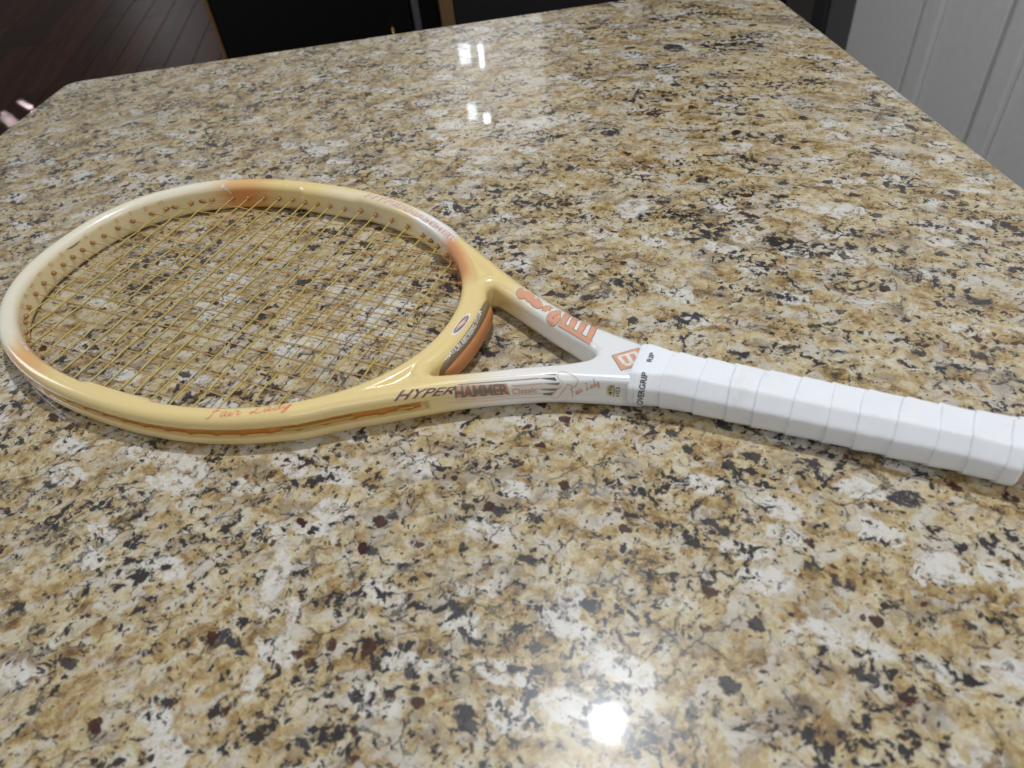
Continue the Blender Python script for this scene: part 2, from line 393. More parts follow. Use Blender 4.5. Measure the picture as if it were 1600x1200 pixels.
# white panelled wall on the right, parallel to the slab's right edge
white = plain('white satin paint', lin(226, 222, 218), 0.5)
wparts = []
WU = UR + 0.60; r0v = V.dot(Vector((0.295, 0.7276, 0)) - B0)
edges = [0.831, 0.571, 0.318, 0.065, -0.19]
wparts.append(uvbox('backing', WU + 0.012, WU + 0.04, r0v - 0.19, r0v + 0.83, FLOOR, 1.2, white, None, 0.001))
for k in range(4):
    hi, lo = edges[k], edges[k + 1]
    # each leaf: flat field and a raised moulding strip along its far side
    wparts.append(uvbox('panel', WU - 0.004, WU + 0.0115, r0v + lo + 0.004, r0v + hi - (0.075 if k else 0.002), FLOOR + 0.005, 1.19, white, None, 0.003))
    if k:
        wparts.append(uvbox('moulding', WU - 0.012, WU + 0.0113, r0v + hi - 0.0735, r0v + hi - 0.014, FLOOR + 0.005, 1.19, white, None, 0.0075))
group_at('panelled_door', WU, r0v + 0.3, wparts, 'white panelled folding door standing right of the countertop', 'door')
grey = plain('grey casing paint', lin(104, 100, 98), 0.45)
fr = [uvbox('casing', WU - 0.002, WU + 0.05, r0v + 0.834, r0v + 0.95, FLOOR, 1.2, grey, None, 0.004),
      uvbox('jamb', WU - 0.012, WU + 0.05, r0v + 0.952, r0v + 1.02, FLOOR, 1.2, plain('dark jamb', lin(60, 57, 58), 0.4), None, 0.004)]
group_at('door_casing', WU, r0v + 0.9, fr, 'dim grey door casing between the white door and dark corner', 'casing')
tall = [uvbox('carcass', 0.9, WU + 0.05, r0v + 1.3, r0v + 1.9, FLOOR, 1.2, black, None)]
group_at('tall_cabinet', 1.3, r0v + 1.4, tall, 'tall black cabinet in the dark corner beyond the countertop', 'cabinet')

# ------------------------------------------------------------------ the racket
rk = empty('tennis_racket', (0, 0, 0))
tag(rk, 'cream and pearl white tennis racket with white overgrip lying on the granite', 'tennis racket')
mm = 0.001
AX, A_, B_ = 3.5, 179.5, 127.0
def half_hole(n=220, bump=True):
    """inner edge of the head, upper half, tip to throat (mm)"""
    out = []
    for i in range(n + 1):
        th = math.pi * (1 - i / n); c, s = math.cos(th), math.sin(th)
        e = 2.35 if c < 0 else 2.08
        x = AX + A_ * math.copysign(abs(c) ** (2 / e), c); y = B_ * abs(s) ** (2 / e)
        if bump:
            k = max(0.0, min(1.0, (33 - abs(x - 3)) / 9)); y -= 2.4 * k * k * (3 - 2 * k)
        out.append((x, y))
    return np.array(out)
def catmull(pts, n=12):
    P = np.array([2 * np.array(pts[0]) - pts[1], *pts, 2 * np.array(pts[-1]) - pts[-2]], float); out = []
    for i in range(1, len(P) - 2):
        for k in range(n):
            t = k / n; a, b, c, d = P[i - 1], P[i], P[i + 1], P[i + 2]
            out.append(0.5 * (2 * b + (c - a) * t + (2 * a - 5 * b + 4 * c - d) * t * t + (3 * b - a - 3 * c + d) * t ** 3))
    out.append(P[-2]); return np.array(out)
def resample(P, step):
    d = np.r_[0, np.cumsum(np.hypot(*np.diff(P, axis=0).T))]; n = max(2, int(d[-1] / step)); s = np.linspace(0, d[-1], n)
    return np.c_[np.interp(s, d, P[:, 0]), np.interp(s, d, P[:, 1])]
def mirror(P):      # close an upper half with its mirror image
    return np.r_[P, (P * [1, -1])[::-1][1:-1]]

hole_plain = resample(half_hole(900, False), 2.5); hole_half = resample(half_hole(900, True), 2.0)
tang = np.gradient(hole_plain, axis=0); nrm = np.c_[-tang[:, 1], tang[:, 0]]; nrm /= np.hypot(*nrm.T)[:, None]
HW = 14.4
off = hole_plain + nrm * HW; off[0] = (off[0][0], 0); off = off[(off[:, 0] < 118) & (off[:, 1] >= 0)]
arm_out = [(134, 108.0), (155, 93.5), (183, 76.2), (203, 64.0), (228, 50.4), (255, 38.0), (276, 29.4), (297, 22.4), (312, 18.8), (322, 16.5), (335, 14.0)]
outer_half = np.r_[off, catmull([tuple(off[-1])] + arm_out, 14)[1:]]
outer_half = resample(outer_half, 2.5)
throat_half = np.array([(202, 0), (201.3, 14), (199.3, 28), (196.6, 37), (194.6, 42), (194.6, 45.6), (197.2, 47.3), (202, 45.8), (226, 33.8), (250, 21.8), (270, 13.0), (282, 7.6), (287.5, 4.0), (289.5, 0)], float)
throat_half = resample(catmull([tuple(p) for p in throat_half], 10), 1.5)
POLY = [mirror(outer_half), mirror(hole_half), mirror(throat_half)]

def sdf2(poly, X, Y):
    d2 = np.full(X.shape, 1e12); ins = np.zeros(X.shape, bool); idx = np.zeros(X.shape)
    n = len(poly)
    for i in range(n):
        ax, ay = poly[i]; bx, by = poly[(i + 1) % n]; ex, ey = bx - ax, by - ay; L = ex * ex + ey * ey
        if L < 1e-12: continue
        wx, wy = X - ax, Y - ay
        t = np.clip((wx * ex + wy * ey) / L, 0, 1)
        q = (wx - t * ex) ** 2 + (wy - t * ey) ** 2
        np.minimum(d2, q, out=d2)
        c = ((ay <= Y) & (by > Y)) | ((by <= Y) & (ay > Y))
        if c.any():
            xi = ax + (Y - ay) * ex / (ey if ey else 1e-12); ins ^= c & (X < xi)
    return np.where(ins, -1, 1) * np.sqrt(d2)

GS = 0.85
gx = np.arange(-200, 326, GS); gy = np.arange(0, 150, GS) ; gz = np.arange(-16, 16.01, GS)
X, Y = np.meshgrid(gx, gy, indexing='ij')
dO, dH, dT = (sdf2(p, X, Y) for p in POLY)
sm = lambda a, b, v: (lambda t: t * t * (3 - 2 * t))(np.clip((v - a) / (b - a), 0, 1))
def smax(a, b, k):
    h = np.clip(0.5 + 0.5 * (a - b) / k, 0, 1); return b + (a - b) * h + k * h * (1 - h)
d2 = np.maximum(np.maximum(dO, -dH), -dT)
rr = 6.6 + 1.3 * sm(185, 222, X) - 3.4 * sm(266, 300, X)
hh = 13.4 - 0.9 * sm(150, 250, X) + 0.2 * sm(285, 315, X) - 2.6 * sm(8.2, 14.0, -d2) * (1 - sm(215, 250, X))
Z = gz[None, None, :]
q1 = (d2 + rr)[:, :, None]; q2 = np.abs(Z) - hh[:, :, None] + rr[:, :, None]
F = np.minimum(np.maximum(q1, q2), 0) + np.hypot(np.maximum(q1, 0), np.maximum(q2, 0)) - rr[:, :, None]
# stringing channel round the outside of the head
gdepth = 4.4 * sm(-66, -52, X) * (1 - sm(196, 203, X))
G = np.maximum((-dO - gdepth)[:, :, None], np.abs(Z) - 3.9)
F = smax(F, -G, 1.0)
# mirror across the axis
F = np.concatenate([F[:, :0:-1, :], F], axis=1); gyf = np.r_[-gy[:0:-1], gy]

def surface_nets(F, ax, ay, az):
    s = F < 0; nx, ny, nz = F.shape
    cnt = np.zeros((nx - 1, ny - 1, nz - 1), np.int8)
    for i in (0, 1):
        for j in (0, 1):
            for k in (0, 1): cnt += s[i:nx - 1 + i, j:ny - 1 + j, k:nz - 1 + k]
    cells = np.argwhere((cnt > 0) & (cnt < 8)); ids = -np.ones(cnt.shape, np.int64); ids[tuple(cells.T)] = np.arange(len(cells))
    acc = np.zeros((len(cells), 3)); num = np.zeros(len(cells))
    ci, cj, ck = cells.T
    C8 = [(i, j, k) for i in (0, 1) for j in (0, 1) for k in (0, 1)]
    for a in C8:
        for ax_ in range(3):
            if a[ax_]: continue
            b = list(a); b[ax_] = 1
            fa = F[ci + a[0], cj + a[1], ck + a[2]]; fb = F[ci + b[0], cj + b[1], ck + b[2]]
            m = (fa < 0) != (fb < 0); t = np.where(m, fa / np.where(m, fa - fb, 1), 0)
            p = np.array(a, float)[None].repeat(len(cells), 0); p[:, ax_] += t
            acc[m] += p[m]; num[m] += 1
    P = cells + acc / num[:, None]
    step = ax[1] - ax[0]
    P = np.c_[ax[0] + P[:, 0] * step, ay[0] + P[:, 1] * step, az[0] + P[:, 2] * step]
    quads = []
    for d in range(3):
        e, f = (d + 1) % 3, (d + 2) % 3
        sl0 = [slice(None)] * 3; sl1 = [slice(None)] * 3; sl0[d] = slice(0, -1); sl1[d] = slice(1, None)
        a, b = s[tuple(sl0)], s[tuple(sl1)]
        ed = np.argwhere(a != b)
        ok = (ed[:, e] > 0) & (ed[:, f] > 0) & (ed[:, e] < F.shape[e] - 1) & (ed[:, f] < F.shape[f] - 1)
        ed = ed[ok]; flip = a[tuple(ed.T)]
        def cid(de, df):
            c = ed.copy(); c[:, e] -= de; c[:, f] -= df; return ids[tuple(c.T)]
        q = np.c_[cid(1, 1), cid(0, 1), cid(0, 0), cid(1, 0)]
        q[~flip] = q[~flip][:, ::-1]; quads.append(q)
    return P, np.concatenate(quads)
FP, FQ = surface_nets(F, gx, gyf, gz)
# relax a little so that the gloss runs smoothly
for it in range(6):
    acc = np.zeros_like(FP); num = np.zeros(len(FP))
    for k in range(4):
        a, b = FQ[:, k], FQ[:, (k + 1) % 4]
        np.add.at(acc, a, FP[b]); np.add.at(num, a, 1); np.add.at(acc, b, FP[a]); np.add.at(num, b, 1)
    avg = acc / np.maximum(num, 1)[:, None]
    FP = FP + (avg - FP) * (0.55 if it % 2 == 0 else -0.57)
frame_me = bpy.data.meshes.new('frame')
frame_me.vertices.add(len(FP)); frame_me.vertices.foreach_set('co', (FP * mm + [0, 0, ZS]).astype(np.float32).ravel())
frame_me.loops.add(len(FQ) * 4); frame_me.loops.foreach_set('vertex_index', FQ.astype(np.int32).ravel())
frame_me.polygons.add(len(FQ)); frame_me.polygons.foreach_set('loop_start', np.arange(0, len(FQ) * 4, 4, dtype=np.int32))
frame_me.update(calc_edges=True); frame_me.validate()

# paint: cream, with pearl white at the tip and towards the handle and orange brushed bands
def vnoise(p, seed):
    r = np.random.default_rng(seed).random(4096)
    i = np.floor(p).astype(int); f = p - i; f = f * f * (3 - 2 * f)
    return r[i % 4096] * (1 - f) + r[(i + 1) % 4096] * f
x, y, z = FP.T
cream, pearl, orange = np.array(lin(238, 213, 150)), np.array(lin(240, 237, 231)), np.array(lin(222, 140, 76))
ivory, salmon = np.array(lin(238, 223, 178)), np.array(lin(218, 148, 100))
S = lambda a, b, v: sm(a, b, v)
C_ = np.repeat(cream[None], len(FP), 0)
def blend(c, k):
    global C_
    C_ = C_ + (np.array(c)[None] - C_) * np.clip(k, 0, 1)[:, None]
rad = np.hypot((x - AX) / A_, y / B_)
inner_side = 1 - S(1.03, 1.09, rad)          # 1 on the wall that faces the strings
streak = vnoise(z * 1.1 + 50, 3) * 0.6 + vnoise(z * 2.9 + 90, 4) * 0.4
xe = x + 16 * (streak - 0.5)
blend(ivory, 1 - S(-112, -84, x))
blend(pearl, (1 - S(-126, -92, x)) * S(5, 13, z) * 0.55)
band = S(-120, -92, xe) * (1 - S(-80, -42, xe))
blend(orange, band * np.where(y > 0, 0.88 - 0.40 * S(5, 12, z), 0.50 + 0.25 * S(-4, 4, -z)))
blend(pearl, S(84, 112, x) * (1 - S(138, 152, x)) * (y > 0) * S(-3, 5, z) * 0.95)
blend(pearl, S(-20, 20, x) * (1 - S(60, 100, x)) * (y > 0) * inner_side * 0.35)
blend(salmon, S(128, 146, x) * (1 - S(182, 190, x)) * S(36, 58, y) * inner_side * 0.95)
blend(pearl, S(203, 248, x))
blend(lin(236, 238, 242), S(255, 300, x) * 0.7)
ca = frame_me.color_attributes.new('paint', 'FLOAT_COLOR', 'POINT')
ca.data.foreach_set('color', np.c_[C_, np.ones(len(C_))].astype(np.float32).ravel())
frame = link('frame', frame_me, frame_material(), rk)
bvh = BVHTree.FromPolygons([tuple(v) for v in (FP * mm + [0, 0, ZS])], [tuple(q) for q in FQ.tolist()])

# --- grommets and strings
MAINS = [5.35, 16.6, 28.3, 41.7, 54.8, 69.7, 84.8, 100.0]; MAINS = sorted([-v for v in MAINS] + MAINS)
CROSS = [146.7, 126.4, 107.0, 88.3, 69.9, 51.8, 35.1, 19.2, 3.6, -9.7, -23.0, -37.0, -51.0, -66.0, -80.8, -95.2, -113.2, -129.8, -146.7]
HB = half_hole(2000, True)
def wall_y(x):  return float(np.interp(x, HB[:, 0], HB[:, 1]))
up = HB[HB[:, 0] < AX]; dnn = HB[HB[:, 0] >= AX]
def wall_x(y, tip):
    y = abs(y)
    return float(np.interp(y, up[:, 1], up[:, 0])) if tip else float(np.interp(y, dnn[::-1, 1], dnn[::-1, 0]))
m_main = string_material('tan main string', lin(182, 142, 84), lin(200, 162, 104))
m_cross = string_material('olive cross string', lin(184, 164, 78), lin(204, 186, 104))
m_grom = plain('brown grommet', lin(166, 120, 68), 0.35)
AMP = 0.42
def woven(a, b, cross_pts, sgn, along):
    """points of a string from a to b that passes over and under at the crossings"""
    ks = [(a, 0.0)] + [(c, sgn * (1 if i % 2 else -1) * AMP) for i, c in cross_pts if a < c < b] + [(b, 0.0)]
    out = []
    for (p, zp), (q, zq) in zip(ks, ks[1:]):
        for k in range(4):
            t = k / 4; f = (1 - math.cos(math.pi * t)) / 2; out.append((p + (q - p) * t, zp + (zq - zp) * f))
    out.append((b, 0.0)); return out
cs = sorted((c, j) for j, c in enumerate(sorted(CROSS))); ms = [(m, i) for i, m in enumerate(MAINS)]
grom_me = tube_mesh('grommet', [(-0.002, 0, 0), (0.0022, 0, 0), (0.0030, 0, 0), (0.0034, 0, 0)], [0.0019, 0.0018, 0.0016, 0.0010], 12)
grom_me.materials.append(m_grom); grom_me.polygons.foreach_set('use_smooth', [True] * len(grom_me.polygons))
def grommet(x, y, ang):
    o = bpy.data.objects.new('grommet', grom_me); COL.objects.link(o); o.parent = rk
    o.location = (x * mm, y * mm, ZS); o.rotation_euler = (0, 0, ang)
for i, yv in enumerate(MAINS):
    a, b = wall_x(yv, True), wall_x(yv, False)
    pts = woven(a - 1, b + 1, [(j + i, c) for c, j in cs], 1, 'x')
    link('main_string', tube_mesh('main_string', [(p * mm, yv * mm, ZS + z_ * mm) for p, z_ in pts], 0.00046, 8), m_main, rk)
    grommet(a, yv, 0); grommet(b, yv, math.pi)
for c, j in cs:
    wv_ = wall_y(c)
    pts = woven(-wv_ - 1, wv_ + 1, [(j + i, m) for m, i in ms], -1, 'y')
    link('cross_string', tube_mesh('cross_string', [(c * mm, p * mm, ZS + z_ * mm) for p, z_ in pts], 0.00057, 8), m_cross, rk)
    grommet(c, wv_, -math.pi / 2); grommet(c, -wv_, math.pi / 2)

# --- grommet strip that lines the channel, and the string runs that lie in it
m_strip = plain('amber grommet strip', lin(204, 134, 48), 0.3)
tng = np.gradient(outer_half, axis=0); on = np.c_[-tng[:, 1], tng[:, 0]]; on /= np.hypot(*on.T)[:, None]
def along_outer(x0, x1, inset, z, sgn):
    k = (outer_half[:, 0] >= x0) & (outer_half[:, 0] <= x1); P = outer_half[k] - on[k] * inset
    P = resample(P, 1.5)
    return [(p[0] * mm, sgn * p[1] * mm, ZS + z * mm) for p in P]
for sgn in (-1, 1):
    a = along_outer(-60, 199, 4.3, 0, sgn); n = len(a); vs, fs = [], []
    o2 = along_outer(-60, 199, 3.0, 0, sgn)
    sec = [(1.0, -3.7), (0.0, -3.4), (0.35, -1.2), (0.35, 1.2), (0.0, 3.4), (1.0, 3.7)]
    for i in range(n):
        p, q = Vector(a[i]), Vector(o2[min(i, len(o2) - 1)]); d = (q - p); d.z = 0; d.normalize()
        bumpy = 1.1 * (0.5 + 0.5 * math.cos(2 * math.pi * i * 1.5 / 17.5)) ** 6
        for f_, z_ in sec: vs.append(p + d * ((0.9 - f_ * 0.9 + bumpy * (1 if abs(z_) < 3.5 else 0)) * mm) + Vector((0, 0, z_ * mm)))
    m_ = len(sec)
    for i in range(n - 1):
        for k in range(m_ - 1): fs.append((i * m_ + k, i * m_ + k + 1, (i + 1) * m_ + k + 1, (i + 1) * m_ + k))
    link('grommet_strip', mesh('grommet_strip', vs, fs), m_strip, rk)
    for x0, x1 in ((121, 162), (183, 194)):
        pts = along_outer(x0, x1, 2.2, -0.8, sgn)
        link('string_run', tube_mesh('string_run', pts, 0.0007, 8), m_cross, rk)

# --- vibration absorber on the bridge
m_rubber = plain('smoky rubber band', lin(132, 112, 86), 0.3)
m_pad = plain('orange rubber pad', lin(190, 128, 80), 0.42, Subsurface_Weight=0.15, Subsurface_Radius=(0.004, 0.002, 0.001))
br = catmull([tuple(p) for p in [(195.6, -40), (199.3, -28), (201.3, -14), (202, 0), (201.3, 14), (199.3, 28), (195.6, 40)]], 12)
bt = np.gradient(br, axis=0); bn = np.c_[bt[:, 1], -bt[:, 0]]; bn /= np.hypot(*bn.T)[:, None]
def absorber(name, cx, cz, hw, hz, mat, span, parent):
    keep = np.abs(br[:, 1]) <= span; P, Nn = br[keep], bn[keep]; vs, fs = [], []; K = 20
    for i, (p, n_) in enumerate(zip(P, Nn)):
        s = abs(p[1]) / span; k = max(0.05, (1 - s ** 6)) ** 0.5
        for j in range(K):
            th = 2 * math.pi * j / K; e = 0.75
            a = math.copysign(abs(math.cos(th)) ** e, math.cos(th)) * hw * k; b = math.copysign(abs(math.sin(th)) ** e, math.sin(th)) * hz * k
            q = p + n_ * (cx + a); vs.append((q[0] * mm, q[1] * mm, ZS + (cz + b) * mm))
    for i in range(len(P) - 1):
        for j in range(K): fs.append((i * K + j, i * K + (j + 1) % K, (i + 1) * K + (j + 1) % K, (i + 1) * K + j))
    fs.append(tuple(range(K))); fs.append(tuple((len(P) - 1) * K + j for j in range(K))[::-1])
    me = mesh(name, vs, fs); bm = bmesh.new(); bm.from_mesh(me); bmesh.ops.recalc_face_normals(bm, faces=bm.faces[:]); bm.to_mesh(me); bm.free()
    return link(name, me, mat, parent)
damper = absorber('vibration_absorber', -1.2, 0.0, 4.0, 10.2, m_rubber, 39.5, rk)
absorber('rubber_pad', 0.0, -1.6, 5.0, 7.2, m_pad, 37.0, damper)

# --- overgrip: octagonal handle wrapped in overlapping tape
def soft_oct(phi, hy, hz, hb):
    ks = [(0, hy), (math.pi / 2, hz), (math.pi, hy), (-math.pi / 2, hz)] + [(math.atan2(s2 * 7.5, s1 * 8.5), hb) for s1 in (-1, 1) for s2 in (-1, 1)]
    acc = 0.0; p = 38
    for a, d in ks:
        c = math.cos(phi - a)
        if c > 0.05: acc += (c / d) ** p
    return acc ** (-1 / p)
X0, X1, PITCH = 316.0, 527.5, 18.2
NX, NP = 760, 128
vs, fs = [], []; SEAM = []
def grip_point(x, phi, lift=0.0):
    t = (x - X0) / (X1 - X0)
    g = float(sm(316, 350, x))
    fl = float(sm(498, 526, x))
    g = float(sm(316, 346, x)); r = soft_oct(phi, 20.2 - 3.0 * g + 1.6 * fl, 13.8 + 1.2 * g, 19.2 - 2.1 * g + 1.2 * fl)
    # helix: tape edge advances slowly over the top and near side
    turn = (phi - math.radians(60)) / (2 * math.pi)
    adv = PITCH * (turn % 1.0)
    warp = 4.0 * math.sin(phi - math.radians(-30)) * 0.9
    s = (x - 323.5 + adv * 1.0 + warp) / PITCH; s += 0.07 * math.sin(1.9 * s) + 0.04 * math.sin(4.3 * s + 1 + phi)
    fr_ = s - math.floor(s)
    if s < 0: step = 0.75
    else:
        step = 0.85 * (1 - fr_) ** 1.3 - 0.50 * math.exp(-((fr_) / 0.022) ** 2) - 0.35 * math.exp(-((1 - fr_) / 0.022) ** 2)
    start = -0.9 * math.exp(-((x - X0) / 0.9) ** 2)
    r += step + start + lift
    SEAM.append(math.exp(-((min(fr_, 1 - fr_) * PITCH) / 0.34) ** 2) if s > -0.02 else 0.0)
    r += 0.08 * math.sin(x * 0.31 + 2 * phi) + 0.04 * math.sin(x * 0.9 + 5 * phi)
    endr = 1 - 0.16 * float(sm(523.5, 527.5, x)) ** 2
    r *= endr
    yc = 1.2 + 3.0 * t
    return Vector((x * mm, (yc + r * math.cos(phi)) * mm, max(0.0004, ZS + (1.4 + r * math.sin(phi)) * mm)))
for i in range(NX):
    xx = X0 + (X1 - X0) * i / (NX - 1)
    for j in range(NP): vs.append(grip_point(xx, 2 * math.pi * j / NP))
for i in range(NX - 1):
    for j in range(NP):
        j2 = (j + 1) % NP; fs.append((i * NP + j, i * NP + j2, (i + 1) * NP + j2, (i + 1) * NP + j))
grip_me = mesh('overgrip', vs, fs)
grip_me.attributes.new('tape_edge', 'FLOAT', 'POINT').data.foreach_set('value', SEAM[:len(vs)])
m_grip = grip_material()
grip = link('overgrip', grip_me, m_grip, rk)
gbvh = BVHTree.FromPolygons([tuple(v) for v in vs], fs)
# handle core that closes the throat end, and the butt cap
def ring_part(name, xs, scale, mat):
    v2, f2 = [], []
    for xx, s_ in zip(xs, scale):
        for j in range(48):
            ph = 2 * math.pi * j / 48; b = grip_point(min(max(xx, X0 + 2), X1 - 6), ph); c = Vector((b.x, (1.2 + 3 * (xx - X0) / 211.5) * mm, ZS + 1.4 * mm))
            q = c + (b - c) * s_; q.x = xx * mm; v2.append(q)
    n_ = len(xs)
    for i in range(n_ - 1):
        for j in range(48): f2.append((i * 48 + j, (i + 1) * 48 + j, (i + 1) * 48 + (j + 1) % 48, i * 48 + (j + 1) % 48))
    f2.append(tuple(range(48))); f2.append(tuple((n_ - 1) * 48 + j for j in range(48))[::-1])
    me = mesh(name, v2, f2); bm = bmesh.new(); bm.from_mesh(me); bmesh.ops.recalc_face_normals(bm, faces=bm.faces[:]); bm.to_mesh(me); bm.free()
    return link(name, me, mat, rk)
ring_part('butt_cap', [522, 527, 530.5, 531.8], [0.80, 0.90, 0.88, 0.80], plain('grey butt cap', lin(190, 172, 158), 0.5))

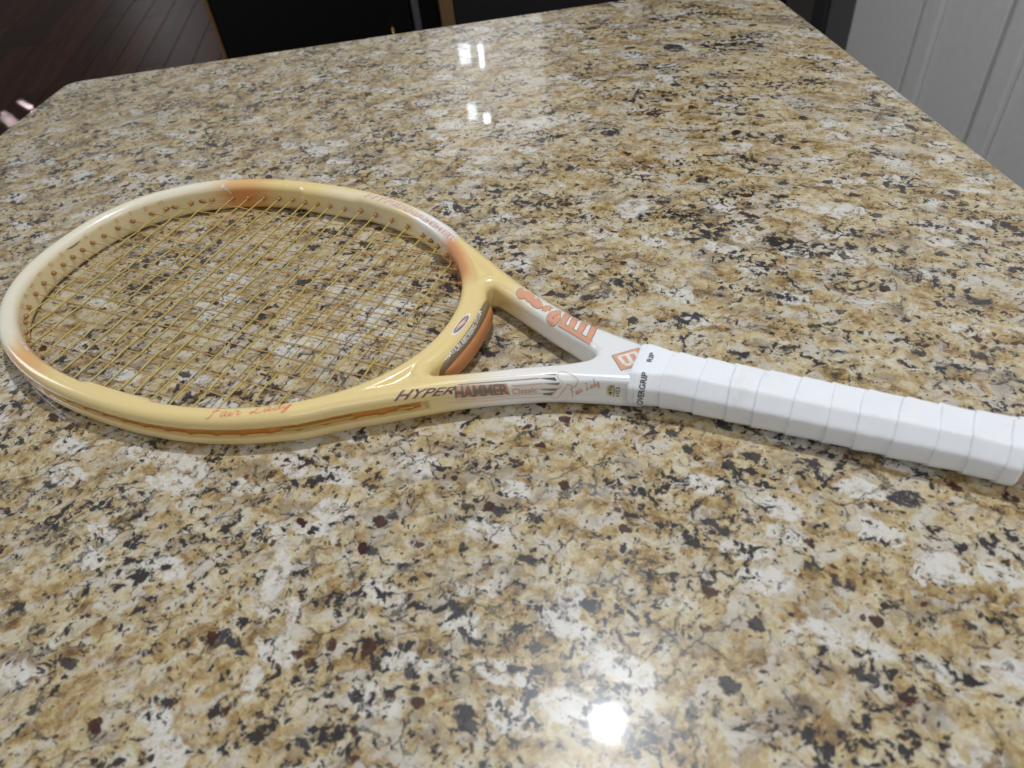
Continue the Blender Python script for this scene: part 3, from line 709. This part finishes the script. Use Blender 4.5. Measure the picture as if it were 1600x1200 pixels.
# ------------------------------------------------------------------ printing on the racket
# Every mark is a thin film of ink that lies on the paint; coordinates are millimetres on the racket (z from the stone).
MARKS = {
    'hyper': ([(183.86, -75.24, 22.26), (199.79, -65.58, 21.27), (216.10, -56.26, 20.75)], [(184.76, -69.41, 26.51), (200.69, -61.43, 25.47), (216.96, -53.21, 24.31)]),
    'hammer': ([(216.34, -56.24, 16.78), (231.63, -48.34, 15.62), (247.34, -41.10, 15.26)], [(215.78, -53.40, 24.69), (230.58, -46.57, 23.85), (245.54, -40.06, 23.36)]),
    'classic': ([(248.43, -40.62, 15.13), (262.80, -34.37, 15.31)], [(248.84, -40.41, 20.20), (263.10, -34.25, 20.12)]),
    'size_top': ([(307.17, -19.61, 12.68), (307.19, -19.86, 21.37)], [(304.48, -20.22, 12.98), (304.92, -20.37, 20.60)]),
    'size_low': ([(311.41, -18.68, 11.97), (311.76, -18.85, 20.15)], [(309.11, -19.19, 11.74), (309.11, -19.45, 19.90)]),
    'size_line': ([(308.06, -19.65, 21.99), (307.95, -19.44, 11.05)], None),
    'disc': ([(306.38, -19.79, 16.57), (306.43, -20.02, 21.84), (309.45, -19.14, 16.90)], None),
    'script_arm': ([(282.76, -26.75, 10.16), (291.18, -23.93, 15.24), (299.99, -21.57, 21.33)], [(281.08, -27.31, 16.48), (289.50, -24.66, 21.61), (297.41, -19.87, 25.57)]),
    'script_rim': ([(80.00, -128.22, 25.80), (96.76, -121.13, 26.54), (112.98, -113.18, 26.76), (128.17, -103.88, 26.98)], [(77.90, -119.59, 25.70), (94.20, -113.96, 25.63), (108.74, -105.86, 23.79), (126.35, -97.83, 25.53)]),
    'toolmark': ([(274.41, -22.98, 26.02), (276.68, -22.28, 26.05), (282.75, -22.87, 25.64), (286.96, -24.34, 23.87), (285.36, -26.10, 19.47), (283.50, -26.73, 19.50), (281.05, -27.31, 21.33), (274.45, -29.82, 9.36), (270.52, -31.25, 10.09), (278.08, -27.64, 22.63), (274.63, -27.20, 24.28), (273.65, -25.56, 25.43), (274.41, -22.98, 26.02)], None),
    'st1': ([(214.43, -50.14, 26.24), (232.53, -41.60, 25.90), (247.11, -35.05, 25.82), (263.88, -27.65, 25.86)], None),
    'st2': ([(217.74, -51.86, 24.95), (233.56, -44.26, 24.52), (248.10, -37.70, 24.42), (263.36, -30.89, 24.57)], None),
    'st3': ([(248.72, -39.72, 21.93), (257.84, -35.75, 21.90), (266.22, -32.09, 22.11)], None),
    'st4': ([(217.85, -55.41, 14.70), (233.63, -47.38, 13.88), (247.24, -41.15, 14.12), (266.82, -32.71, 14.38)], None),
    'st5': ([(212.03, -58.61, 13.66), (233.36, -47.51, 11.29), (248.14, -40.74, 11.69), (269.60, -31.59, 10.71)], None),
    'wd1': ([(263.36, -30.89, 24.57), (272.58, -27.29, 24.68), (274.18, -28.38, 23.25), (268.40, -29.74, 23.90)], None),
    'wd2': ([(266.22, -32.09, 22.11), (276.61, -28.23, 22.40), (275.28, -29.40, 20.64), (270.00, -31.00, 21.39)], None),
    'wd3': ([(264.15, -34.00, 18.22), (275.24, -29.61, 18.30), (273.20, -30.19, 15.66), (266.97, -32.68, 16.97)], None),
    'wd4': ([(266.82, -32.71, 14.38), (272.79, -30.35, 14.83), (270.78, -31.13, 11.79), (265.98, -33.05, 12.73)], None),
    'wd5': ([(265.62, -27.77, 25.65), (273.01, -24.91, 25.74), (272.58, -26.09, 25.33)], None),
    'w1': ([(280.90, 24.62, 24.95), (281.37, 16.72, 26.10), (281.13, 10.96, 24.83)], None),
    'w2': ([(273.44, 27.60, 24.26), (273.76, 19.71, 26.10), (273.06, 14.89, 24.55)], None),
    'w3': ([(265.96, 31.41, 23.18), (266.61, 22.93, 26.09), (266.17, 18.40, 24.70)], None),
    'w4': ([(260.03, 31.68, 24.95), (259.97, 25.72, 26.09), (259.70, 21.37, 24.81)], None),
    'wbar': ([(257.00, 21.72, 24.25), (265.90, 17.86, 24.24), (274.91, 13.77, 24.42), (283.52, 9.67, 24.91)], None),
    'ws': ([(255.37, 30.76, 25.95), (252.13, 29.61, 26.10), (249.38, 27.01, 25.27), (249.25, 24.69, 23.74), (251.76, 22.85, 23.04), (254.30, 23.63, 24.71), (254.05, 26.90, 25.93)], None),
    'ws2': ([(246.33, 31.46, 26.04), (244.36, 32.96, 26.09), (244.50, 30.10, 25.56)], None),
    'wo': ([(239.94, 35.91, 26.12), (237.99, 34.82, 25.95), (234.65, 36.08, 25.89), (231.95, 39.32, 26.16)], None),
    'wn': ([(231.95, 39.32, 26.16), (229.50, 39.44, 26.08), (226.51, 42.09, 26.21), (224.04, 42.21, 26.13), (221.91, 41.41, 25.70), (220.36, 44.08, 26.17), (221.96, 46.09, 26.14)], None),
    'dia': ([(299.96, 0.33, 26.20), (313.99, 12.32, 26.30), (317.97, 7.78, 26.30), (318.12, 2.99, 26.30), (318.03, -4.45, 26.30), (309.77, -11.10, 26.28)], None),
    'dw1': ([(304.85, 0.64, 26.25), (307.30, -1.97, 26.27), (310.37, -4.65, 26.29)], None),
    'dw2': ([(309.07, 3.78, 26.28), (311.23, 1.37, 26.29), (313.80, -1.77, 26.30)], None),
    'dw3': ([(313.20, 7.22, 26.30), (315.26, 5.08, 26.30), (317.28, 2.36, 26.30)], None),
    'dws': ([(304.14, -0.00, 26.24), (308.83, 3.89, 26.28), (313.60, 7.96, 26.30)], None),
    'dwb': ([(309.75, -3.94, 26.28), (311.47, -4.91, 26.29), (313.11, -4.27, 26.30), (314.15, -2.26, 26.30), (315.71, -1.35, 26.30), (317.52, 1.52, 26.30)], None),
    'overgrip': ([(326.19, -18.19, 8.86), (326.63, -18.48, 15.54), (326.85, -17.35, 22.30), (326.74, -14.00, 26.17), (326.71, -10.80, 29.12)], [(322.34, -18.85, 8.83), (322.82, -19.09, 14.92), (323.15, -18.23, 22.00), (323.07, -14.98, 25.98), (322.83, -11.05, 29.27)]),
    'rip': ([(326.08, -1.43, 29.49), (326.12, 2.78, 29.49), (326.32, 6.46, 29.51)], [(322.99, -1.82, 29.51), (322.97, 2.55, 29.62), (323.00, 6.79, 29.64)]),
    'rim_far': ([(37.82, 128.00, 25.88), (61.96, 123.82, 25.80), (91.46, 115.25, 25.80), (123.01, 100.38, 25.84), (147.10, 85.43, 26.75)], [(39.92, 132.49, 26.99), (63.10, 128.87, 26.98), (92.42, 119.50, 27.00), (122.86, 105.58, 27.01), (146.33, 91.59, 26.98)]),
    'oval': ([(195.11, -0.64, 26.60), (195.83, 11.59, 26.49), (198.28, -0.88, 25.73)], None),
    'absorb': ([(196.73, -35.05, 20.64), (200.32, -26.55, 22.61), (202.54, -17.86, 21.86), (203.62, -5.31, 21.68), (203.34, 6.23, 22.30), (201.16, 19.14, 23.37)], [(194.88, -32.30, 20.85), (196.53, -22.84, 22.28), (199.85, -15.62, 23.76), (201.11, -4.43, 23.71), (200.86, 5.78, 23.76), (198.58, 18.91, 23.51)]),
    'peg_far': ([(-103.04, 112.83, 25.93), (-101.05, 111.56, 24.01)], None),
    'peg_far_h': ([(-100.20, 111.71, 23.71), (-97.68, 111.84, 21.40), (-95.55, 112.53, 18.36)], None),
    'peg_near': ([(-102.74, -112.42, 25.58), (-103.31, -110.40, 23.69)], None),
    'peg_near_h': ([(-99.72, -113.08, 25.11), (-91.42, -116.57, 25.49)], None),
    'dash': ([(-176.03, -6.04, 21.28), (-176.03, 0.64, 20.72), (-175.89, 8.30, 20.57)], None),
    'dash2': ([(-175.98, -3.98, 20.23), (-176.00, 1.46, 19.85), (-175.93, 6.41, 19.85)], None),
    'in00': ([(-151.47, -75.21, 17.19), (-154.80, -71.08, 17.02)], [(-148.97, -78.28, 21.78), (-152.58, -74.06, 21.46)]),
    'in01': ([(-159.15, -64.94, 17.57), (-161.64, -60.91, 17.61)], [(-157.80, -67.22, 21.72), (-160.45, -63.15, 21.67)]),
    'in02': ([(-165.49, -53.67, 17.21), (-167.27, -49.73, 17.34)], [(-164.74, -55.39, 21.21), (-166.63, -51.43, 21.30)]),
    'in03': ([(-170.52, -41.01, 18.40), (-171.67, -37.16, 18.54)], [(-170.46, -42.06, 22.17), (-171.69, -38.20, 22.27)]),
    'in04': ([(-173.94, -27.16, 18.15), (-174.56, -23.39, 18.24)], [(-174.05, -27.80, 21.96), (-174.70, -24.03, 22.04)]),
    'in05': ([(-175.58, -13.78, 18.94), (-175.80, -10.08, 18.97)], [(-175.98, -14.00, 22.66), (-176.21, -10.31, 22.70)]),
    'in06': ([(-175.67, 12.39, 19.06), (-175.40, 16.04, 19.04)], [(-176.15, 12.48, 22.84), (-175.88, 16.11, 22.83)]),
    'in07': ([(-173.88, 27.52, 18.21), (-173.18, 31.02, 18.01)], [(-174.09, 27.86, 22.16), (-173.35, 31.31, 22.00)]),
    'in08': ([(-170.09, 42.33, 17.42), (-168.91, 45.64, 17.41)], [(-170.12, 42.57, 21.52), (-168.96, 45.86, 21.52)]),
    'in09': ([(-165.03, 54.63, 17.96), (-163.44, 57.71, 17.95)], [(-165.06, 55.09, 22.06), (-163.46, 58.15, 22.06)]),
    'in10': ([(-158.22, 66.32, 17.28), (-156.23, 69.17, 17.32)], [(-158.05, 66.79, 21.50), (-156.06, 69.62, 21.55)]),
    'in11': ([(-149.89, 77.03, 18.10), (-147.49, 79.64, 18.46)], [(-149.90, 77.44, 22.27), (-147.60, 80.10, 22.59)]),
}

def ink(name, col, rough=0.35, **k): return plain(name, col, rough, **k)
I_SALMON = ink('salmon ink', lin(214, 162, 134)); I_PALE = ink('pale salmon ink', lin(226, 178, 140)); I_RED = ink('coral script ink', lin(226, 128, 104))
I_GREY = ink('grey ink', lin(128, 120, 118)); I_SLATE = ink('slate ink', lin(84, 78, 90)); I_TAN = ink('taupe ink', lin(150, 134, 116))
I_BLACK = ink('black ink', lin(28, 28, 36), 0.5); I_WHITE = ink('white ink', lin(236, 232, 228)); I_FOIL = ink('copper foil', lin(232, 170, 140), 0.30, Metallic=0.1)
I_TAUPE = ink('warm grey ink', lin(136, 122, 112)); I_BLUE = ink('blue grey ink', lin(104, 120, 142)); I_YELLOW = ink('pale yellow disc', lin(214, 204, 164)); I_LILAC = ink('lilac white ink', lin(232, 222, 230)); I_PINK = ink('pink ink', lin(238, 190, 168))

def poly_at(P, u):
    P = [Vector(p) for p in P]
    L = [0.0]
    for a, b in zip(P, P[1:]): L.append(L[-1] + (b - a).length)
    s = u * L[-1]
    for i in range(len(P) - 1):
        if s <= L[i + 1] or i == len(P) - 2:
            return P[i].lerp(P[i + 1], (s - L[i]) / max(1e-9, L[i + 1] - L[i]))
def smooth_line(P, n=6):
    if len(P) < 3: return [Vector(P[0]).lerp(Vector(P[1]), k / n) for k in range(n + 1)]
    Q = [2 * Vector(P[0]) - Vector(P[1])] + [Vector(p) for p in P] + [2 * Vector(P[-1]) - Vector(P[-2])]; out = []
    for i in range(1, len(Q) - 2):
        for k in range(n):
            t = k / n; a, b, c, d = Q[i - 1:i + 3]
            out.append(0.5 * (2 * b + (c - a) * t + (2 * a - 5 * b + 4 * c - d) * t * t + (3 * b - a - 3 * c + d) * t ** 3))
    out.append(Q[-2]); return out
def snap(p, tree, lift):                       # p in mm -> point on the surface, lifted by the ink's thickness
    h = tree.find_nearest(Vector(p) * mm); return h[0] + h[1] * lift
def refine(bm, maxlen):
    for _ in range(4):
        bmesh.ops.triangulate(bm, faces=bm.faces[:])
        long = [e for e in bm.edges if e.calc_length() > maxlen]
        if not long: break
        bmesh.ops.subdivide_edges(bm, edges=long, cuts=1)
    bmesh.ops.triangulate(bm, faces=bm.faces[:])
def text_bm(s, shear=0.0, bold=0.0, space=1.0):
    cu = bpy.data.curves.new('t', 'FONT'); cu.body = s; cu.shear = shear; cu.offset = bold; cu.space_character = space; cu.resolution_u = 4
    o = bpy.data.objects.new('t', cu); COL.objects.link(o)
    bpy.context.view_layer.update(); dg = bpy.context.evaluated_depsgraph_get()
    me = bpy.data.meshes.new_from_object(o.evaluated_get(dg)); bm = bmesh.new(); bm.from_mesh(me)
    bpy.data.objects.remove(o); bpy.data.curves.remove(cu); bpy.data.meshes.remove(me)
    return bm
def finish(bm, name, mat, parent):
    me = bpy.data.meshes.new(name); bm.to_mesh(me); bm.free()
    return link(name, me, mat, parent)
def flow(bm, base, topl, tree, lift=0.00015, margin=0.0):
    """lay a flat drawing between a base line and a top line on the surface"""
    xs = [v.co.x for v in bm.verts]; ys = [v.co.y for v in bm.verts]; x0, x1, y0, y1 = min(xs), max(xs), min(ys), max(ys)
    for v in bm.verts:
        u = (v.co.x - x0) / (x1 - x0); k = (v.co.y - y0) / (y1 - y0)
        a, b = poly_at(base, u), poly_at(topl, u); v.co = snap(a.lerp(b, k), tree, lift)
    return bm
def print_text(s, key, mat, parent, tree, shear=0.0, bold=0.0, lift=0.00015, space=1.0):
    bm = text_bm(s, shear, bold, space); refine(bm, 0.12)
    base, topl = MARKS[key]
    return finish(flow(bm, smooth_line(base), smooth_line(topl), tree, lift), 'lettering', mat, parent)
def stroke_bm(P, w, up=None):
    """ribbon of width w (mm) along a line that lies on the surface"""
    P = smooth_line(P, 5); bm = bmesh.new(); rows = []
    for i, p in enumerate(P):
        d = (P[min(i + 1, len(P) - 1)] - P[max(i - 1, 0)]).normalized(); rows.append((p, d))
    return rows
def print_stroke(key_or_pts, w, mat, parent, tree, lift=0.00015, name='printed_mark', closed=False, taper=False, straight=False):
    P = MARKS[key_or_pts][0] if isinstance(key_or_pts, str) else key_or_pts
    P = [Vector(p) for p in P]
    if straight:
        Q = []
        for a, b in zip(P, P[1:]): Q += [a.lerp(b, k / 4) for k in range(4)]
        Q.append(P[-1]); P = Q
    else: P = smooth_line(P, 5)
    vs, fs = [], []
    n = len(P); K = 5
    for i, p in enumerate(P):
        d = (P[min(i + 1, n - 1)] - P[max(i - 1, 0)]).normalized()
        nr = tree.find_nearest(p * mm)[1]; s = d.cross(nr).normalized()
        ww = w * (0.35 + 0.65 * math.sin(math.pi * (i + 0.5) / n) ** 0.6) if taper else w
        for j in range(K): vs.append(snap(p + s * ww * (j / (K - 1) - 0.5), tree, lift))
    for i in range(n - 1):
        for j in range(K - 1): fs.append((i * K + j, i * K + j + 1, (i + 1) * K + j + 1, (i + 1) * K + j))
    return link(name, mesh(name, vs, fs), mat, parent)
def print_area(P, mat, parent, tree, lift=0.00015, name='printed_mark'):
    P = [Vector(p) for p in P]; bm = bmesh.new(); f = bm.faces.new([bm.verts.new(p) for p in P]); refine(bm, 1.2)
    for v in bm.verts: v.co = snap(v.co, tree, lift)
    return finish(bm, name, mat, parent)
# strokes of a copperplate hand, drawn in a 9 x 1 box
SCRIPT = [[(0.0, 0.06), (0.18, -0.02), (0.42, 0.18), (0.78, 0.92), (0.70, 1.0), (0.52, 0.86), (0.95, 0.98), (1.45, 1.0)], [(0.40, 0.50), (0.70, 0.55), (1.0, 0.58)],
          [(1.62, 0.46), (1.38, 0.46), (1.22, 0.16), (1.36, 0.04), (1.58, 0.28), (1.66, 0.48), (1.60, 0.10), (1.78, 0.08), (2.02, 0.42)],
          [(2.02, 0.46), (1.98, 0.10), (2.10, 0.06), (2.36, 0.40)], [(2.16, 0.68), (2.20, 0.72)], [(2.40, 0.44), (2.46, 0.50), (2.62, 0.44), (2.60, 0.10), (2.74, 0.10), (2.90, 0.30)],
          [(4.55, 0.86), (4.42, 1.0), (4.25, 0.80), (4.10, 0.30), (3.80, 0.04), (3.66, 0.14), (3.90, 0.20), (4.30, 0.04), (4.72, 0.14)],
          [(5.22, 0.46), (4.98, 0.46), (4.82, 0.16), (4.96, 0.04), (5.18, 0.28), (5.26, 0.48), (5.20, 0.10), (5.36, 0.08), (5.56, 0.30)],
          [(5.98, 0.44), (5.74, 0.46), (5.60, 0.16), (5.72, 0.04), (5.96, 0.26), (6.24, 1.0), (6.04, 0.20), (6.14, 0.06), (6.36, 0.34)],
          [(6.44, 0.46), (6.42, 0.12), (6.56, 0.08), (6.80, 0.44), (6.86, 0.48), (6.72, -0.10), (6.46, -0.40), (6.30, -0.28), (6.60, -0.02), (7.05, 0.36)]]
def print_script(key, w, mat):
    base, topl = (smooth_line(p) for p in MARKS[key])
    for st in SCRIPT:
        pts = []
        for a, b in st:
            u = max(0.0, min(1.0, a / 7.05)); pts.append(poly_at(base, u).lerp(poly_at(topl, u), b))
        print_stroke(pts, w, mat, frame, bvh, taper=True, name='lettering')

# side of the near arm
print_text('HYPER', 'hyper', I_SALMON, frame, bvh, 0.35, 0.035, 0.00012); print_text('HYPER', 'hyper', I_SLATE, frame, bvh, 0.35, 0.0, 0.0002)
hb, ht = MARKS['hammer']
print_area(hb + ht[::-1], I_SALMON, frame, bvh, 0.00010)
print_text('HAMMER', 'hammer', I_TAUPE, frame, bvh, 0.0, 0.03, 0.0002, 0.92)
print_text('Classic', 'classic', I_SALMON, frame, bvh, 0.0, 0.012)
for k, w_, m_ in (('st1', 0.28, I_PALE), ('st2', 0.55, I_TAN), ('st3', 0.6, I_SALMON), ('st4', 0.4, I_SALMON), ('st5', 0.35, I_PALE)): print_stroke(k, w_, m_, frame, bvh)
for k, m_ in (('wd1', I_SLATE), ('wd2', I_TAN), ('wd3', I_TAN), ('wd4', I_GREY), ('wd5', I_GREY)): print_area(MARKS[k][0], m_, frame, bvh)
print_stroke('toolmark', 0.42, I_SALMON, frame, bvh, straight=True)
print_script('script_arm', 0.55, I_SALMON)
dc, da, db = (Vector(p) for p in MARKS['disc'][0])
print_area([dc + (da - dc) * math.sin(t_) + (db - dc) * math.cos(t_) for t_ in np.linspace(0, 2 * math.pi, 25)[:-1]], I_YELLOW, frame, bvh, 0.00010)
print_text('4⅜', 'size_top', I_BLACK, frame, bvh, 0, 0.005, 0.0002); print_text('HS3', 'size_low', I_BLACK, frame, bvh, 0, 0.005, 0.0002)
print_stroke('size_line', 0.3, I_BLACK, frame, bvh, 0.0002)
# near rim
print_script('script_rim', 0.62, I_RED)
# far arm: bold script with a foil bar, grey keyline beneath
for k, w_ in (('w1', 3.9), ('w2', 3.9), ('w3', 3.9), ('w4', 3.9), ('wbar', 2.9), ('ws', 4.6), ('ws2', 5.4), ('wo', 6.4), ('wn', 6.2)):
    print_stroke(k, w_ + 0.9, I_GREY, frame, bvh, 0.00010, 'lettering'); print_stroke(k, w_, I_FOIL, frame, bvh, 0.00022, 'lettering')
# shield on the yoke
dP = MARKS['dia'][0]; dcen = sum((Vector(p) for p in dP), Vector()) / len(dP)
print_area(dP, I_GREY, frame, bvh, 0.00010); print_area([dcen + (Vector(p) - dcen) * 0.945 for p in dP], I_FOIL, frame, bvh, 0.00018)
for k, w_ in (('dw1', 2.3), ('dw2', 2.3), ('dw3', 2.3), ('dws', 1.5), ('dwb', 2.0)): print_stroke(k, w_, I_WHITE, frame, bvh, 0.00026, 'lettering')
# far rim
print_text('HYPERHAMMER', 'rim_far', I_SALMON, frame, bvh, 0.25, 0.04, 0.00012); print_text('HYPERHAMMER', 'rim_far', I_LILAC, frame, bvh, 0.25, -0.006, 0.0002)
for i_, ch in enumerate('HAMMERSYSTEM'): print_text(ch, 'in%02d' % i_, I_PALE, frame, bvh, 0, 0.0)
print_stroke('dash', 0.5, I_GREY, frame, bvh); print_stroke('dash2', 0.45, I_SLATE, frame, bvh, taper=True)
for a_, b_ in (('peg_far', 'peg_far_h'), ('peg_near', 'peg_near_h')):
    print_stroke(a_, 3.6, I_LILAC, frame, bvh); print_stroke(b_, 1.5, I_LILAC, frame, bvh)
# oval badge on the bridge
oc, oa, ob = (Vector(p) for p in MARKS['oval'][0])
oval = lambda s_, n_=28: [oc + (oa - oc) * math.sin(t_) * s_ + (ob - oc) * math.cos(t_) * s_ * 0.9 for t_ in np.linspace(0, 2 * math.pi, n_ + 1)[:-1]]
print_area(oval(1.0), I_WHITE, frame, bvh, 0.00010); print_area(oval(0.80), I_BLUE, frame, bvh, 0.00016)
print_area([oc + (oa - oc) * a_ + (ob - oc) * b_ for a_, b_ in ((-0.80, 0), (-0.2, 0.30), (0.2, 0.62), (0.45, 0.3), (0.80, 0), (0.2, -0.30), (-0.2, -0.62), (-0.45, -0.3))], I_SALMON, frame, bvh, 0.00022)
print_area(oval(0.36, 16), I_PINK, frame, bvh, 0.00028)
# absorber band and overgrip
dgr = bpy.context.evaluated_depsgraph_get(); dbvh = BVHTree.FromObject(damper, dgr)
print_text('VIBRATION ABSORBING SYSTEM', 'absorb', I_WHITE, damper, dbvh, 0.0, 0.01, 0.0002)
print_text('OVERGRIP', 'overgrip', I_BLACK, grip, gbvh, 0.0, 0.02, 0.0002); print_text('RIP', 'rip', I_BLACK, grip, gbvh, 0.0, 0.02, 0.0002)
